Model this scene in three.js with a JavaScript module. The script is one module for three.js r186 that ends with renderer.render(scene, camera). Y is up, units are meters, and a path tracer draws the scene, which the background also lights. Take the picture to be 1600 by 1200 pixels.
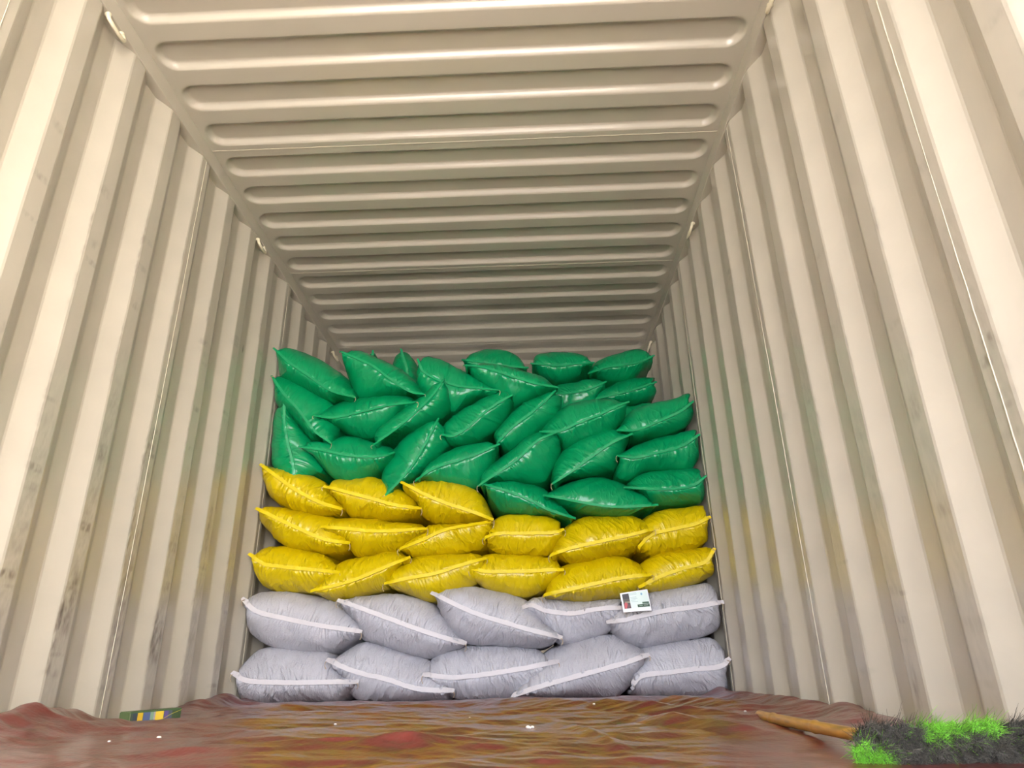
import * as THREE from 'three';
import { ImprovedNoise } from 'three/addons/math/ImprovedNoise.js';
import { RoundedBoxGeometry } from 'three/addons/geometries/RoundedBoxGeometry.js';
import { mergeGeometries } from 'three/addons/utils/BufferGeometryUtils.js';

// ---------------------------------------------------------------- camera, sky, sun, exposure
const scene = new THREE.Scene();
const renderer = new THREE.WebGLRenderer({ antialias: true });
renderer.toneMapping = THREE.LinearToneMapping;
renderer.toneMappingExposure = 3.4;
renderer.shadowMap.enabled = true;

const camera = new THREE.PerspectiveCamera(59.32, 4 / 3, 0.05, 200);
camera.rotation.order = 'YXZ';
camera.position.set(0.2754, 0.1729, 0);
camera.rotation.set(0.3901, 0.0282, -0.0198);

const SUN_DIR = new THREE.Vector3(-0.72, 0.66, 0.30).normalize();   // in front of the open doors and to the left
// bright hazy daylight sky: whitish towards the horizon, pale blue overhead
{
  const w = 256, hh = 128, d = new Float32Array(w * hh * 4);
  for (let y = 0; y < hh; y++) for (let x = 0; x < w; x++) {
    const el = ((y + 0.5) / hh - 0.5) * Math.PI, az = ((x + 0.5) / w - 0.5) * 2 * Math.PI, s = Math.max(0, Math.sin(el)), k = Math.pow(1 - s, 2.2);
    const dot = Math.cos(el) * Math.cos(az) * SUN_DIR.x + Math.sin(el) * SUN_DIR.y + Math.cos(el) * Math.sin(az) * SUN_DIR.z, glow = 1.5 * Math.exp((dot - 1) * 9);
    const c = [2.0 + 2.1 * k + glow, 2.3 + 2.0 * k + glow * 0.97, 2.95 + 1.7 * k + glow * 0.93], i = (y * w + x) * 4;
    d[i] = c[0]; d[i + 1] = c[1]; d[i + 2] = c[2]; d[i + 3] = 1;
  }
  const t = new THREE.DataTexture(d, w, hh, THREE.RGBAFormat, THREE.FloatType);
  t.mapping = THREE.EquirectangularReflectionMapping; t.magFilter = THREE.LinearFilter; t.needsUpdate = true;
  scene.background = t;
}
const sun = new THREE.DirectionalLight(0xfff9f2, 24);
sun.name = 'sun';
sun.position.copy(SUN_DIR).multiplyScalar(30);
sun.castShadow = true;
sun.shadow.mapSize.set(2048, 2048);
Object.assign(sun.shadow.camera, { left: -15, right: 15, top: 15, bottom: -15, near: 1, far: 80 });
scene.add(sun); scene.add(sun.target);

// ---------------------------------------------------------------- helpers
const N = new ImprovedNoise();
const noise = (x, y = 0, z = 0) => N.noise(x + 31.7, y + 17.3, z + 5.9);
let seed = 20240611;
const rnd = () => { seed = (seed * 1664525 + 1013904223) >>> 0; return seed / 4294967296; };
const rr = (a, b) => a + (b - a) * rnd();
const clamp = (v, a, b) => Math.min(b, Math.max(a, v));
const lerp = (a, b, t) => a + (b - a) * t;
const sstep = (a, b, v) => { const t = clamp((v - a) / (b - a), 0, 1); return t * t * (3 - 2 * t); };
const bump1 = (v, c, w) => Math.exp(-((v - c) * (v - c)) / (w * w));
const taken = {};
function numbered(n) { const k = taken[n] = (taken[n] ?? -1) + 1; return k ? n + '_' + String(k).padStart(3, '0') : n; }
function shade(o) { o.castShadow = o.receiveShadow = true; return o; }
function part(name, geo, mat, parent, label) {
  const m = shade(new THREE.Mesh(geo, mat)); m.name = name; parent.add(m);
  if (label) m.userData.label = label;
  return m;
}
function thing(name, label, category, group) {
  const g = new THREE.Group(); g.name = numbered(name); scene.add(g);
  g.userData.label = label; g.userData.category = category;
  if (group) g.userData.group = group;
  return g;
}
function struct(name, label, category) {
  const g = new THREE.Group(); g.name = name; scene.add(g);
  g.userData = { kind: 'structure', label, category };
  return g;
}
function box(x0, x1, y0, y1, z0, z1, r = 0) {
  const g = r ? new RoundedBoxGeometry(x1 - x0, y1 - y0, z1 - z0, 2, r) : new THREE.BoxGeometry(x1 - x0, y1 - y0, z1 - z0);
  g.translate((x0 + x1) / 2, (y0 + y1) / 2, (z0 + z1) / 2); return g;
}
function geom(pos, uv, idx, col) {
  const g = new THREE.BufferGeometry();
  g.setAttribute('position', new THREE.Float32BufferAttribute(pos, 3));
  if (uv) g.setAttribute('uv', new THREE.Float32BufferAttribute(uv, 2));
  if (col) g.setAttribute('color', new THREE.Float32BufferAttribute(col, 3));
  g.setIndex(idx); g.computeVertexNormals(); return g;
}
function dataTex(w, h, f, srgb, wrap = true) {
  const d = new Uint8Array(w * h * 4);
  for (let y = 0; y < h; y++) for (let x = 0; x < w; x++) {
    const c = f(x, y), i = (y * w + x) * 4;
    d[i] = clamp(c[0], 0, 255); d[i + 1] = clamp(c[1], 0, 255); d[i + 2] = clamp(c[2], 0, 255); d[i + 3] = 255;
  }
  const t = new THREE.DataTexture(d, w, h);
  t.magFilter = THREE.LinearFilter; t.minFilter = THREE.LinearMipmapLinearFilter; t.generateMipmaps = true;
  if (wrap) t.wrapS = t.wrapT = THREE.RepeatWrapping;
  if (srgb) t.colorSpace = THREE.SRGBColorSpace;
  t.needsUpdate = true; return t;
}
// smooth curve through flat list of x,y pairs, n+1 samples evenly by length
function curve2(flat, n) {
  const p = []; for (let i = 0; i < flat.length; i += 2) p.push(new THREE.Vector3(flat[i], flat[i + 1], 0));
  const c = new THREE.CatmullRomCurve3(p, false, 'centripetal'); c.arcLengthDivisions = 120;
  return c.getSpacedPoints(n);
}

// ---------------------------------------------------------------- container shell
const WX = 1.171, DEPTH = 0.036, Z_BACK = -5.30, Z_DOOR = 0.90, RAIL_Y = 2.316, ROOF_Y = 2.389, PITCH = 0.277;
const PAINT = [181, 173, 158];
function tileNoise(x, y, w, h, f, s) {   // wraps at the tile edge
  const a = x / w, b = y / h;
  const n = (u, v) => noise(u * f, v * f, s);
  return lerp(lerp(n(a, b), n(a - 1, b), a), lerp(n(a, b - 1), n(a - 1, b - 1), a), b);
}
// paint with scuffs: kept on the proud ridges that cargo rubs against, below 1.8 m
function wallTexture(zBack, marks, side, amount) {
  const w = 2048, h = 820, zs = Z_DOOR - Z_BACK;
  const list = [];
  for (let k = -4; k < 20; k++) {
    const zi = zBack + 0.035 - k * PITCH;   // middle of each ridge
    const n = 7 + Math.floor(rnd() * 7);
    for (let i = 0; i < n; i++) list.push([zi + rr(-0.02, 0.02), rr(0.08, 1.75), rr(0.02, 0.04), rr(0.004, 0.022), amount * rr(0.15, 0.5), rnd() * 9]);
    for (let i = 0; i < 4; i++) list.push([zi + 0.036, rr(0.1, 1.9), rr(0.004, 0.009), rr(0.03, 0.16), amount * rr(0.25, 0.6), rnd() * 9]);
    list.push([zi, rr(0.2, 1.0), 0.032, rr(0.25, 0.6), 0.3 * amount, rnd() * 9]);
  }
  for (const m of marks) list.push([m[0], m[1], m[2], m[3], m[4] * 0.6, rnd() * 9]);
  const dirt = new Float32Array(w * h);
  for (const [mz, my, sz, sy, a, s] of list) {
    const x0 = Math.max(0, Math.floor((mz - 2.2 * sz - Z_BACK) / zs * w)), x1 = Math.min(w - 1, Math.ceil((mz + 2.2 * sz - Z_BACK) / zs * w));
    const y0 = Math.max(0, Math.floor((my - 2.2 * sy) / 2.4 * h)), y1 = Math.min(h - 1, Math.ceil((my + 2.2 * sy) / 2.4 * h));
    for (let y = y0; y <= y1; y++) for (let x = x0; x <= x1; x++) {
      const z = Z_BACK + (x + 0.5) / w * zs, yy = (y + 0.5) / h * 2.4;
      const e = Math.exp(-Math.pow(Math.abs((z - mz) / sz), 4) - Math.pow(Math.abs((yy - my) / sy), 4));
      const g = 0.45 + 0.8 * noise(z * 70 + yy * 12, yy * 22, s) + 0.5 * noise(z * 190, yy * 60, s) + 0.45 * noise(z * 25, yy * 14, s);
      dirt[y * w + x] += a * e * clamp(g, 0, 1.2);
    }
  }
  return dataTex(w, h, (x, y) => {
    const z = x / w * 6, yy = y / h * 2.4;
    const m = 1 + 0.025 * noise(z * 3, yy * 2, side) + 0.02 * noise(z * 14, yy * 11, side);
    const d = clamp(dirt[y * w + x], 0, 0.85);
    return [lerp(PAINT[0] * m, 66, d), lerp(PAINT[1] * m, 54, d), lerp(PAINT[2] * m, 46, d)];
  }, true, false);
}
const paintBump = dataTex(512, 512, (x, y) => { const v = 128 + 70 * tileNoise(x, y, 512, 512, 9, 1) + 45 * tileNoise(x, y, 512, 512, 34, 4); return [v, v, v]; });
const paintMat = (map, rep) => {
  const b = paintBump.clone(); b.repeat.set(rep[0], rep[1]); b.needsUpdate = true;
  return new THREE.MeshPhysicalMaterial({ map: map || null, color: map ? 0xffffff : new THREE.Color(`rgb(${PAINT.join(',')})`), roughness: 0.34, bumpMap: b, bumpScale: 0.0003, clearcoat: 0.6, clearcoatRoughness: 0.13, side: THREE.DoubleSide });
};
const paintPlain = paintMat(null, [6, 6]);
const weldMat = new THREE.MeshStandardMaterial({ color: 0xb8af9b, roughness: 0.4 });

// corrugated wall: zb is where one ridge ends (its edge away from the doors)
function corrugatedWall(name, label, side, zb0, marks) {
  const root = struct(name, label, 'wall');
  const mat = paintMat(wallTexture(zb0, marks, side > 0 ? 3 : 8, side > 0 ? 0.3 : 0.5), [5, 2]);
  const xi = side * WX, xo = side * (WX + DEPTH), c = 0.004;
  // profile from the doors to the back; chamfered bends
  const prof = [];
  for (let k = -12; k < 16; k++) {
    const zb = zb0 - k * PITCH;
    const P = [[zb + 0.070, 0], [zb, 0], [zb - 0.068, 1], [zb - 0.138, 1]];
    const Q = (i) => (i < 0 ? [zb + PITCH - 0.138, 1] : i > 3 ? [zb - PITCH + 0.070, 0] : P[i]);
    for (let i = 0; i < 4; i++) {
      const [z, d] = Q(i);
      for (const j of [i - 1, i + 1]) {
        const [z2, d2] = Q(j), l = Math.hypot(z2 - z, (d2 - d) * DEPTH);
        prof.push([z + (z2 - z) * c / l, d + (d2 - d) * c / l]);
      }
    }
  }
  const cut = []; for (let k = -12; k <= 20; k++) { const s = zb0 + 0.035 - k * PITCH; if ((((k + (side > 0 ? 1 : 2)) % 4) + 4) % 4 === 0) cut.push(s); }
  const edges = [Z_DOOR, ...cut.filter((z) => z < Z_DOOR - 0.1 && z > Z_BACK + 0.1), Z_BACK];
  const at = (z) => { for (let i = 0; i < prof.length - 1; i++) if (prof[i][0] >= z && prof[i + 1][0] < z) return lerp(prof[i][1], prof[i + 1][1], (prof[i][0] - z) / (prof[i][0] - prof[i + 1][0])); return 0; };
  const rows = 25, yTop = RAIL_Y + 0.004, zs = Z_DOOR - Z_BACK;
  for (let e = 0; e < edges.length - 1; e++) {
    const za = edges[e], zz = edges[e + 1];
    const pr = [[za, at(za)], ...prof.filter((p) => p[0] < za - 1e-4 && p[0] > zz + 1e-4), [zz, at(zz)]];
    const pos = [], uv = [], idx = [];
    for (const layer of [0, 1]) for (let i = 0; i < pr.length - 1; i++) {
      const base = pos.length / 3;
      for (let r = 0; r <= rows; r++) for (const q of [pr[i], pr[i + 1]]) {
        const y = yTop * r / rows;
        const wob = 0.0016 * noise(q[0] * 2.5, y * 2.2, side) * Math.sin(Math.PI * r / rows);
        pos.push(lerp(xi, xo, q[1]) + side * (wob + layer * 0.004), y, q[0]);
        uv.push((q[0] - Z_BACK) / zs, y / 2.4);
      }
      for (let r = 0; r < rows; r++) { const a = base + r * 2; (side > 0) !== (layer === 1) ? idx.push(a, a + 2, a + 1, a + 1, a + 2, a + 3) : idx.push(a, a + 1, a + 2, a + 1, a + 3, a + 2); }
    }
    part('corrugated_panel', geom(pos, uv, idx), mat, root);
    if (e > 0) {
      const pts = []; for (let i = 0; i <= 60; i++) pts.push(new THREE.Vector3(xi - side * (0.0002 + 0.0008 * noise(i * 1.7, e)), yTop * i / 60, za + 0.0012 * noise(i * 0.9, e, 4)));
      part('weld_seam', new THREE.TubeGeometry(new THREE.CatmullRomCurve3(pts), 120, 0.0017, 6), weldMat, root, 'thin raised weld line between two steel sheets');
    }
  }
  return root;
}
const LEFT_ZB = -1.899, RIGHT_ZB = -1.540;
corrugatedWall('wall_left', 'cream painted corrugated steel wall on the left, brightly lit', -1, LEFT_ZB, [
  [-2.14, 0.37, 0.03, 0.10, 0.7], [-2.112, 0.27, 0.010, 0.11, 1.1], [-2.42, 0.34, 0.03, 0.24, 0.6], [-2.39, 0.62, 0.010, 0.10, 0.7], [-2.695, 0.27, 0.03, 0.08, 0.8], [-2.668, 0.30, 0.010, 0.07, 1.0],
  [-2.69, 0.62, 0.03, 0.02, 0.6], [-1.86, 0.42, 0.03, 0.012, 0.9], [-2.14, 0.60, 0.03, 0.014, 0.9], [-2.14, 0.85, 0.02, 0.03, 0.6], [-2.97, 0.75, 0.012, 0.12, 0.6], [-3.12, 1.70, 0.006, 0.02, 0.8], [-1.86, 0.72, 0.03, 0.012, 0.7], [-2.42, 1.0, 0.02, 0.03, 0.6]]);
corrugatedWall('wall_right', 'cream painted corrugated steel wall on the right with soft reflections', 1, RIGHT_ZB, [
  [-1.235, 0.70, 0.02, 0.012, 0.7], [-1.21, 0.74, 0.006, 0.01, 0.9], [-1.78, 0.25, 0.02, 0.008, 0.6], [-1.79, 0.10, 0.012, 0.06, 0.5], [-1.76, 0.31, 0.016, 0.006, 0.7], [-1.51, 0.70, 0.02, 0.03, 0.4]]);

// roof: pressed sheets with closed-ended grooves that rise 20 mm
{
  const root = struct('ceiling', 'cream painted steel roof with rows of round-ended pressed grooves', 'ceiling');
  const RP = 0.2136, G0 = -1.761 + RP;   // far edge of a groove on the flat
  const mat = paintMat(null, [5, 5]);
  const hz = 0.0655, hx = 1.142, rad = 0.060, sl = 0.019, dep = 0.023;
  const xs = []; for (let i = 0; i <= 22; i++) xs.push(-1.17 + i * 0.007); for (let i = 1; i < 12; i++) xs.push(lerp(-1.016, 1.016, i / 12)); for (let i = 0; i <= 22; i++) xs.push(1.016 + i * 0.007);
  const panelEdges = [];
  for (let z = -2.436 + 3 * 5 * RP; z > Z_BACK; z -= 5 * RP) panelEdges.push(z);
  panelEdges.unshift(Z_DOOR); while (panelEdges[1] >= Z_DOOR - 0.05) panelEdges.splice(1, 1); panelEdges.push(Z_BACK);
  const hgt = (x, z) => {
    const k = Math.round((z - (G0 + hz)) / RP), zc = G0 + hz + k * RP;
    const qx = Math.abs(x) - (hx - rad), qz = Math.abs(z - zc) - (hz - rad);
    const d = Math.hypot(Math.max(qx, 0), Math.max(qz, 0)) + Math.min(Math.max(qx, qz), 0) - rad;
    const t = clamp(-d / sl, 0, 1); return ROOF_Y + dep * lerp(t, t * t * (3 - 2 * t), 0.35) + 0.0008 * noise(x * 2, z * 3, 2);
  };
  for (let e = 0; e < panelEdges.length - 1; e++) {
    const za = panelEdges[e], zb = panelEdges[e + 1], nz = Math.max(8, Math.round((za - zb) / 0.0068)), nx = xs.length;
    const pos = [], uv = [], idx = [];
    for (const layer of [0, 1]) {
      const base = pos.length / 3;
      for (let j = 0; j <= nz; j++) for (let i = 0; i < nx; i++) { const z = lerp(za, zb, j / nz); pos.push(xs[i], hgt(xs[i], z) + layer * 0.004, z); uv.push((xs[i] + 1.2) / 2.4, z / 2.4); }
      for (let j = 0; j < nz; j++) for (let i = 0; i < nx - 1; i++) { const a = base + j * nx + i, b = a + nx; layer ? idx.push(a, a + 1, b, a + 1, b + 1, b) : idx.push(a, b, a + 1, a + 1, b, b + 1); }
    }
    part('roof_panel', geom(pos, uv, idx), mat, root);
    if (e > 0) {
      const pts = []; for (let i = 0; i <= 50; i++) pts.push(new THREE.Vector3(lerp(-1.165, 1.165, i / 50), ROOF_Y - 0.0002 + 0.0006 * noise(i * 1.3, e), za + 0.0016 * noise(i * 0.7, e, 3)));
      part('weld_seam', new THREE.TubeGeometry(new THREE.CatmullRomCurve3(pts), 100, 0.0018, 6), weldMat, root, 'thin weld line across the roof');
    }
  }
}
// top rails with lashing rings
function lashingRing(side, y, z, parent, dir) {
  // bent round bar: two feet on the rail, a bow hanging between them
  const P = [[0.004, 0.030, 0.040], [0.010, 0.024, 0.044], [0.016, 0.006, 0.046], [0.020, -0.004, 0.032], [0.021, -0.008, 0.0], [0.020, -0.004, -0.032], [0.016, 0.006, -0.046], [0.010, 0.024, -0.044], [0.004, 0.030, -0.040]];
  const c = new THREE.CatmullRomCurve3(P.map(([x, yy, zz]) => new THREE.Vector3(side * (WX - x), y + dir * yy, z + zz)), false, 'centripetal');
  const g = [new THREE.TubeGeometry(c, 48, 0.0075, 10)];
  for (const s of [-1, 1]) { const b = new THREE.SphereGeometry(0.0095, 12, 8); b.scale(1.3, 1, 1); b.translate(side * (WX - 0.004), y + dir * 0.032, z + s * 0.040); g.push(b); }
  return part('lashing_ring', mergeGeometries(g), ringMat, parent, 'small bent bar welded under the rail for lashings');
}
const ringMat = new THREE.MeshPhysicalMaterial({ color: 0xd9cfb4, roughness: 0.35, clearcoat: 0.3 });
for (const [n, side, label] of [['trim_1', -1, 'cream steel rail along the top of the left wall'], ['trim_2', 1, 'cream steel rail along the top of the right wall']]) {
  const root = struct(n, label, 'rail');
  const x0 = side * (WX - 0.006), x1 = side * (WX + 0.06);
  part('rail', box(Math.min(x0, x1), Math.max(x0, x1), RAIL_Y, ROOF_Y + 0.004, Z_BACK, Z_DOOR, 0.003), paintPlain, root);
  for (const z of [-0.3, -1.69, -3.06, -4.50]) lashingRing(side, 2.272, z, root, 1);
}
// floor rails with their rings (mostly under the sheet)
for (const [n, side, label] of [['trim_3', -1, 'low steel rail at the foot of the left wall'], ['trim_4', 1, 'low steel rail at the foot of the right wall']]) {
  const root = struct(n, label, 'rail');
  const x0 = side * (WX + 0.001), x1 = side * (WX + 0.06);
  part('rail', box(Math.min(x0, x1), Math.max(x0, x1), -0.12, 0.006, Z_BACK, Z_DOOR), paintPlain, root);
  if (side > 0) lashingRing(side, 0.012, -2.93, root, -1);
}
// floor boards
{
  const root = struct('floor', 'brown plywood container floor under the red sheet', 'floor');
  const ply = dataTex(512, 512, (x, y) => { const v = 1 + 0.18 * tileNoise(x, y * 6, 512, 3072, 30, 2) + 0.1 * tileNoise(x, y, 512, 512, 8, 5); return [118 * v, 88 * v, 62 * v]; }, true);
  const pm = new THREE.MeshStandardMaterial({ map: ply, roughness: 0.7 });
  for (let i = 0; i < 5; i++) { const z1 = Z_DOOR - i * 1.204; part('floor_board', box(-1.17, 1.17, -0.03, -0.002, z1 - 1.2, z1), pm, root); }
}
// back wall and door frame
{
  const root = struct('wall_back', 'steel end wall behind the stacked sacks', 'wall');
  part('end_panel', box(-1.24, 1.24, -0.12, 2.46, Z_BACK - 0.04, Z_BACK), paintPlain, root);
  const d = struct('door_1', 'open steel door frame of the container, behind the viewer', 'door');
  part('header', box(-1.24, 1.24, 2.29, 2.47, Z_DOOR, Z_DOOR + 0.1, 0.008), paintPlain, d);
  part('sill', box(-1.24, 1.24, -0.16, -0.004, Z_DOOR, Z_DOOR + 0.1, 0.008), paintPlain, d);
  part('door_leaf', box(-1.285, -1.235, -0.10, 2.38, Z_DOOR + 0.12, Z_DOOR + 1.28, 0.006), paintPlain, d, 'left door leaf swung straight out');
  for (const s of [-1, 1]) part('corner_post', box(Math.min(s * 1.15, s * 1.26), Math.max(s * 1.15, s * 1.26), -0.16, 2.47, Z_DOOR + 0.001, Z_DOOR + 0.1, 0.008), paintPlain, d);
}
// yard outside
{
  const g = struct('ground', 'pale sunlit concrete yard outside the doors', 'ground');
  const t = dataTex(512, 512, (x, y) => { const v = 1 + 0.12 * tileNoise(x, y, 512, 512, 6, 1) + 0.1 * tileNoise(x, y, 512, 512, 40, 3); return [180 * v, 176 * v, 168 * v]; }, true);
  t.repeat.set(20, 20);
  part('yard_slab', box(-40, 40, -1.5, -1.3, -40, 40), new THREE.MeshStandardMaterial({ map: t, roughness: 0.9 }), g);
}
// sunlit plastered building across the yard, to the right of the doors
{
  const g = struct('wall_outside', 'pale plastered building wall across the yard, outside the doors', 'wall');
  const t = dataTex(256, 256, (x, y) => { const v = 1 + 0.06 * tileNoise(x, y, 256, 256, 5, 1) + 0.06 * tileNoise(x, y, 256, 256, 30, 3); return [224 * v, 219 * v, 208 * v]; }, true);
  t.repeat.set(6, 3);
  part('plaster_wall', box(4.6, 5.0, -1.3, 4.6, -1, 13), new THREE.MeshStandardMaterial({ map: t, roughness: 0.9 }), g);
  part('coping', box(4.52, 5.08, 4.6, 4.75, -1.05, 13.05, 0.02), new THREE.MeshStandardMaterial({ color: 0xb9b2a4, roughness: 0.85 }), g);
}
const LABEL = {
  g_a: 'green sack at the top left, its pointed corner reaching up beside the left wall',
  g_b: 'green sack second from the left in the top row, slanting down to the right',
  g_c: 'creased green sack in the top row with a folded upper left corner',
  g_d: 'green sack sloping steeply down along the left wall, just below the top left corner sack',
  g_e: 'green sack lying almost level below the two leftmost top sacks',
  g_f: 'narrow green sack tilted up to the right, pointed tip amid the green pile',
  g_g: 'green sack standing on end in the lower left corner of the green pile',
  g_h: 'green sack lying level above the left yellow sacks, with a tied right corner',
  g_i: 'green sack standing diagonally, lower corner hanging over the second top yellow sack',
  g_j: 'green sack tilted up to the right, directly right of the narrow tilted one',
  g_k: 'green sack resting above the third yellow sack of the top yellow row',
  g_l: 'large green sack at the top centre slanting down right, before a darker one',
  g_m: 'steeply tilted green sack under the right end of the large top centre sack',
  g_n: 'green sack tilted gently up to the right, beside the uppermost right wall sack',
  g_o: 'uppermost front green sack touching the right wall',
  g_p: 'crumpled green sack tilted up to the right with a bunched upper corner',
  g_q: 'green sack tilted up to the right, left of the middle right wall sack',
  g_r: 'middle green sack of three piled against the right wall',
  g_s: 'green sack slanting down to the right onto the fourth yellow sack',
  g_t: 'wide green sack in the bottom green row, above the fifth yellow sack',
  g_u: 'lowest green sack against the right wall, just above the yellow rows',
  r_a: 'dark green sack behind the large top centre sack',
  r_b: 'rear green sack at the top, second from the right under the roof',
  r_c: 'rear green sack at the top right, corner touching the right wall',
  r_d: 'shaded rear green sack squeezed below the second rear sack from the right',
  r_e: 'shaded rear green sack directly below the top right rear sack',
  r_f: 'mostly hidden rear green sack, a strip showing above the uppermost right front sack',
  r_g: 'dark rear green sack with its corner sticking up between two top row sacks',
  r_h: 'nearly hidden rear green sack, only a dark tip above the second top sack',
  y_a: 'leftmost yellow sack of the short top yellow row, corner raised at the left wall',
  y_b: 'middle yellow sack of the three in the top yellow row',
  y_c: 'rightmost yellow sack of the three in the top yellow row',
  y_d: 'leftmost yellow sack of the middle yellow row, sloping down to the right',
  y_e: 'second yellow sack from the left in the middle yellow row, lying level',
  y_f: 'third yellow sack from the left in the middle yellow row, rising to the right',
  y_g: 'fourth yellow sack from the left in the middle yellow row, blunt and level',
  y_h: 'fifth yellow sack from the left in the middle yellow row, rising to the right',
  y_i: 'rightmost yellow sack of the middle yellow row, against the right wall',
  y_j: 'leftmost yellow sack of the lowest yellow row, against the left wall',
  y_k: 'second yellow sack from the left in the lowest yellow row, tilted up to the right',
  y_l: 'third yellow sack from the left in the lowest yellow row',
  y_m: 'fourth yellow sack from the left in the lowest yellow row, lying level',
  y_n: 'fifth yellow sack from the left in the lowest yellow row, above the printed card',
  y_o: 'rightmost yellow sack of the lowest yellow row, against the right wall',
  w_a: 'leftmost white woven sack of the upper white row',
  w_b: 'second white woven sack from the left in the upper row, sloping down to the right',
  w_c: 'middle white woven sack of the upper white row, sloping down to the right',
  w_d: 'white woven sack with a ragged crumpled hem, left of the printed card',
  w_e: 'rightmost white woven sack of the upper row, under the printed card',
  w_f: 'leftmost white woven sack on the floor, in the bottom row',
  w_g: 'second white woven sack from the left on the floor, sloping down to the right',
  w_h: 'middle white woven sack of the bottom row on the floor',
  w_i: 'fourth white woven sack from the left on the floor, tilted up to the right',
  w_j: 'rightmost white woven sack on the floor, against the right wall',
};
const LEN = { g_a: 0.40, g_b: 0.38, g_c: 0.38 };
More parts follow.
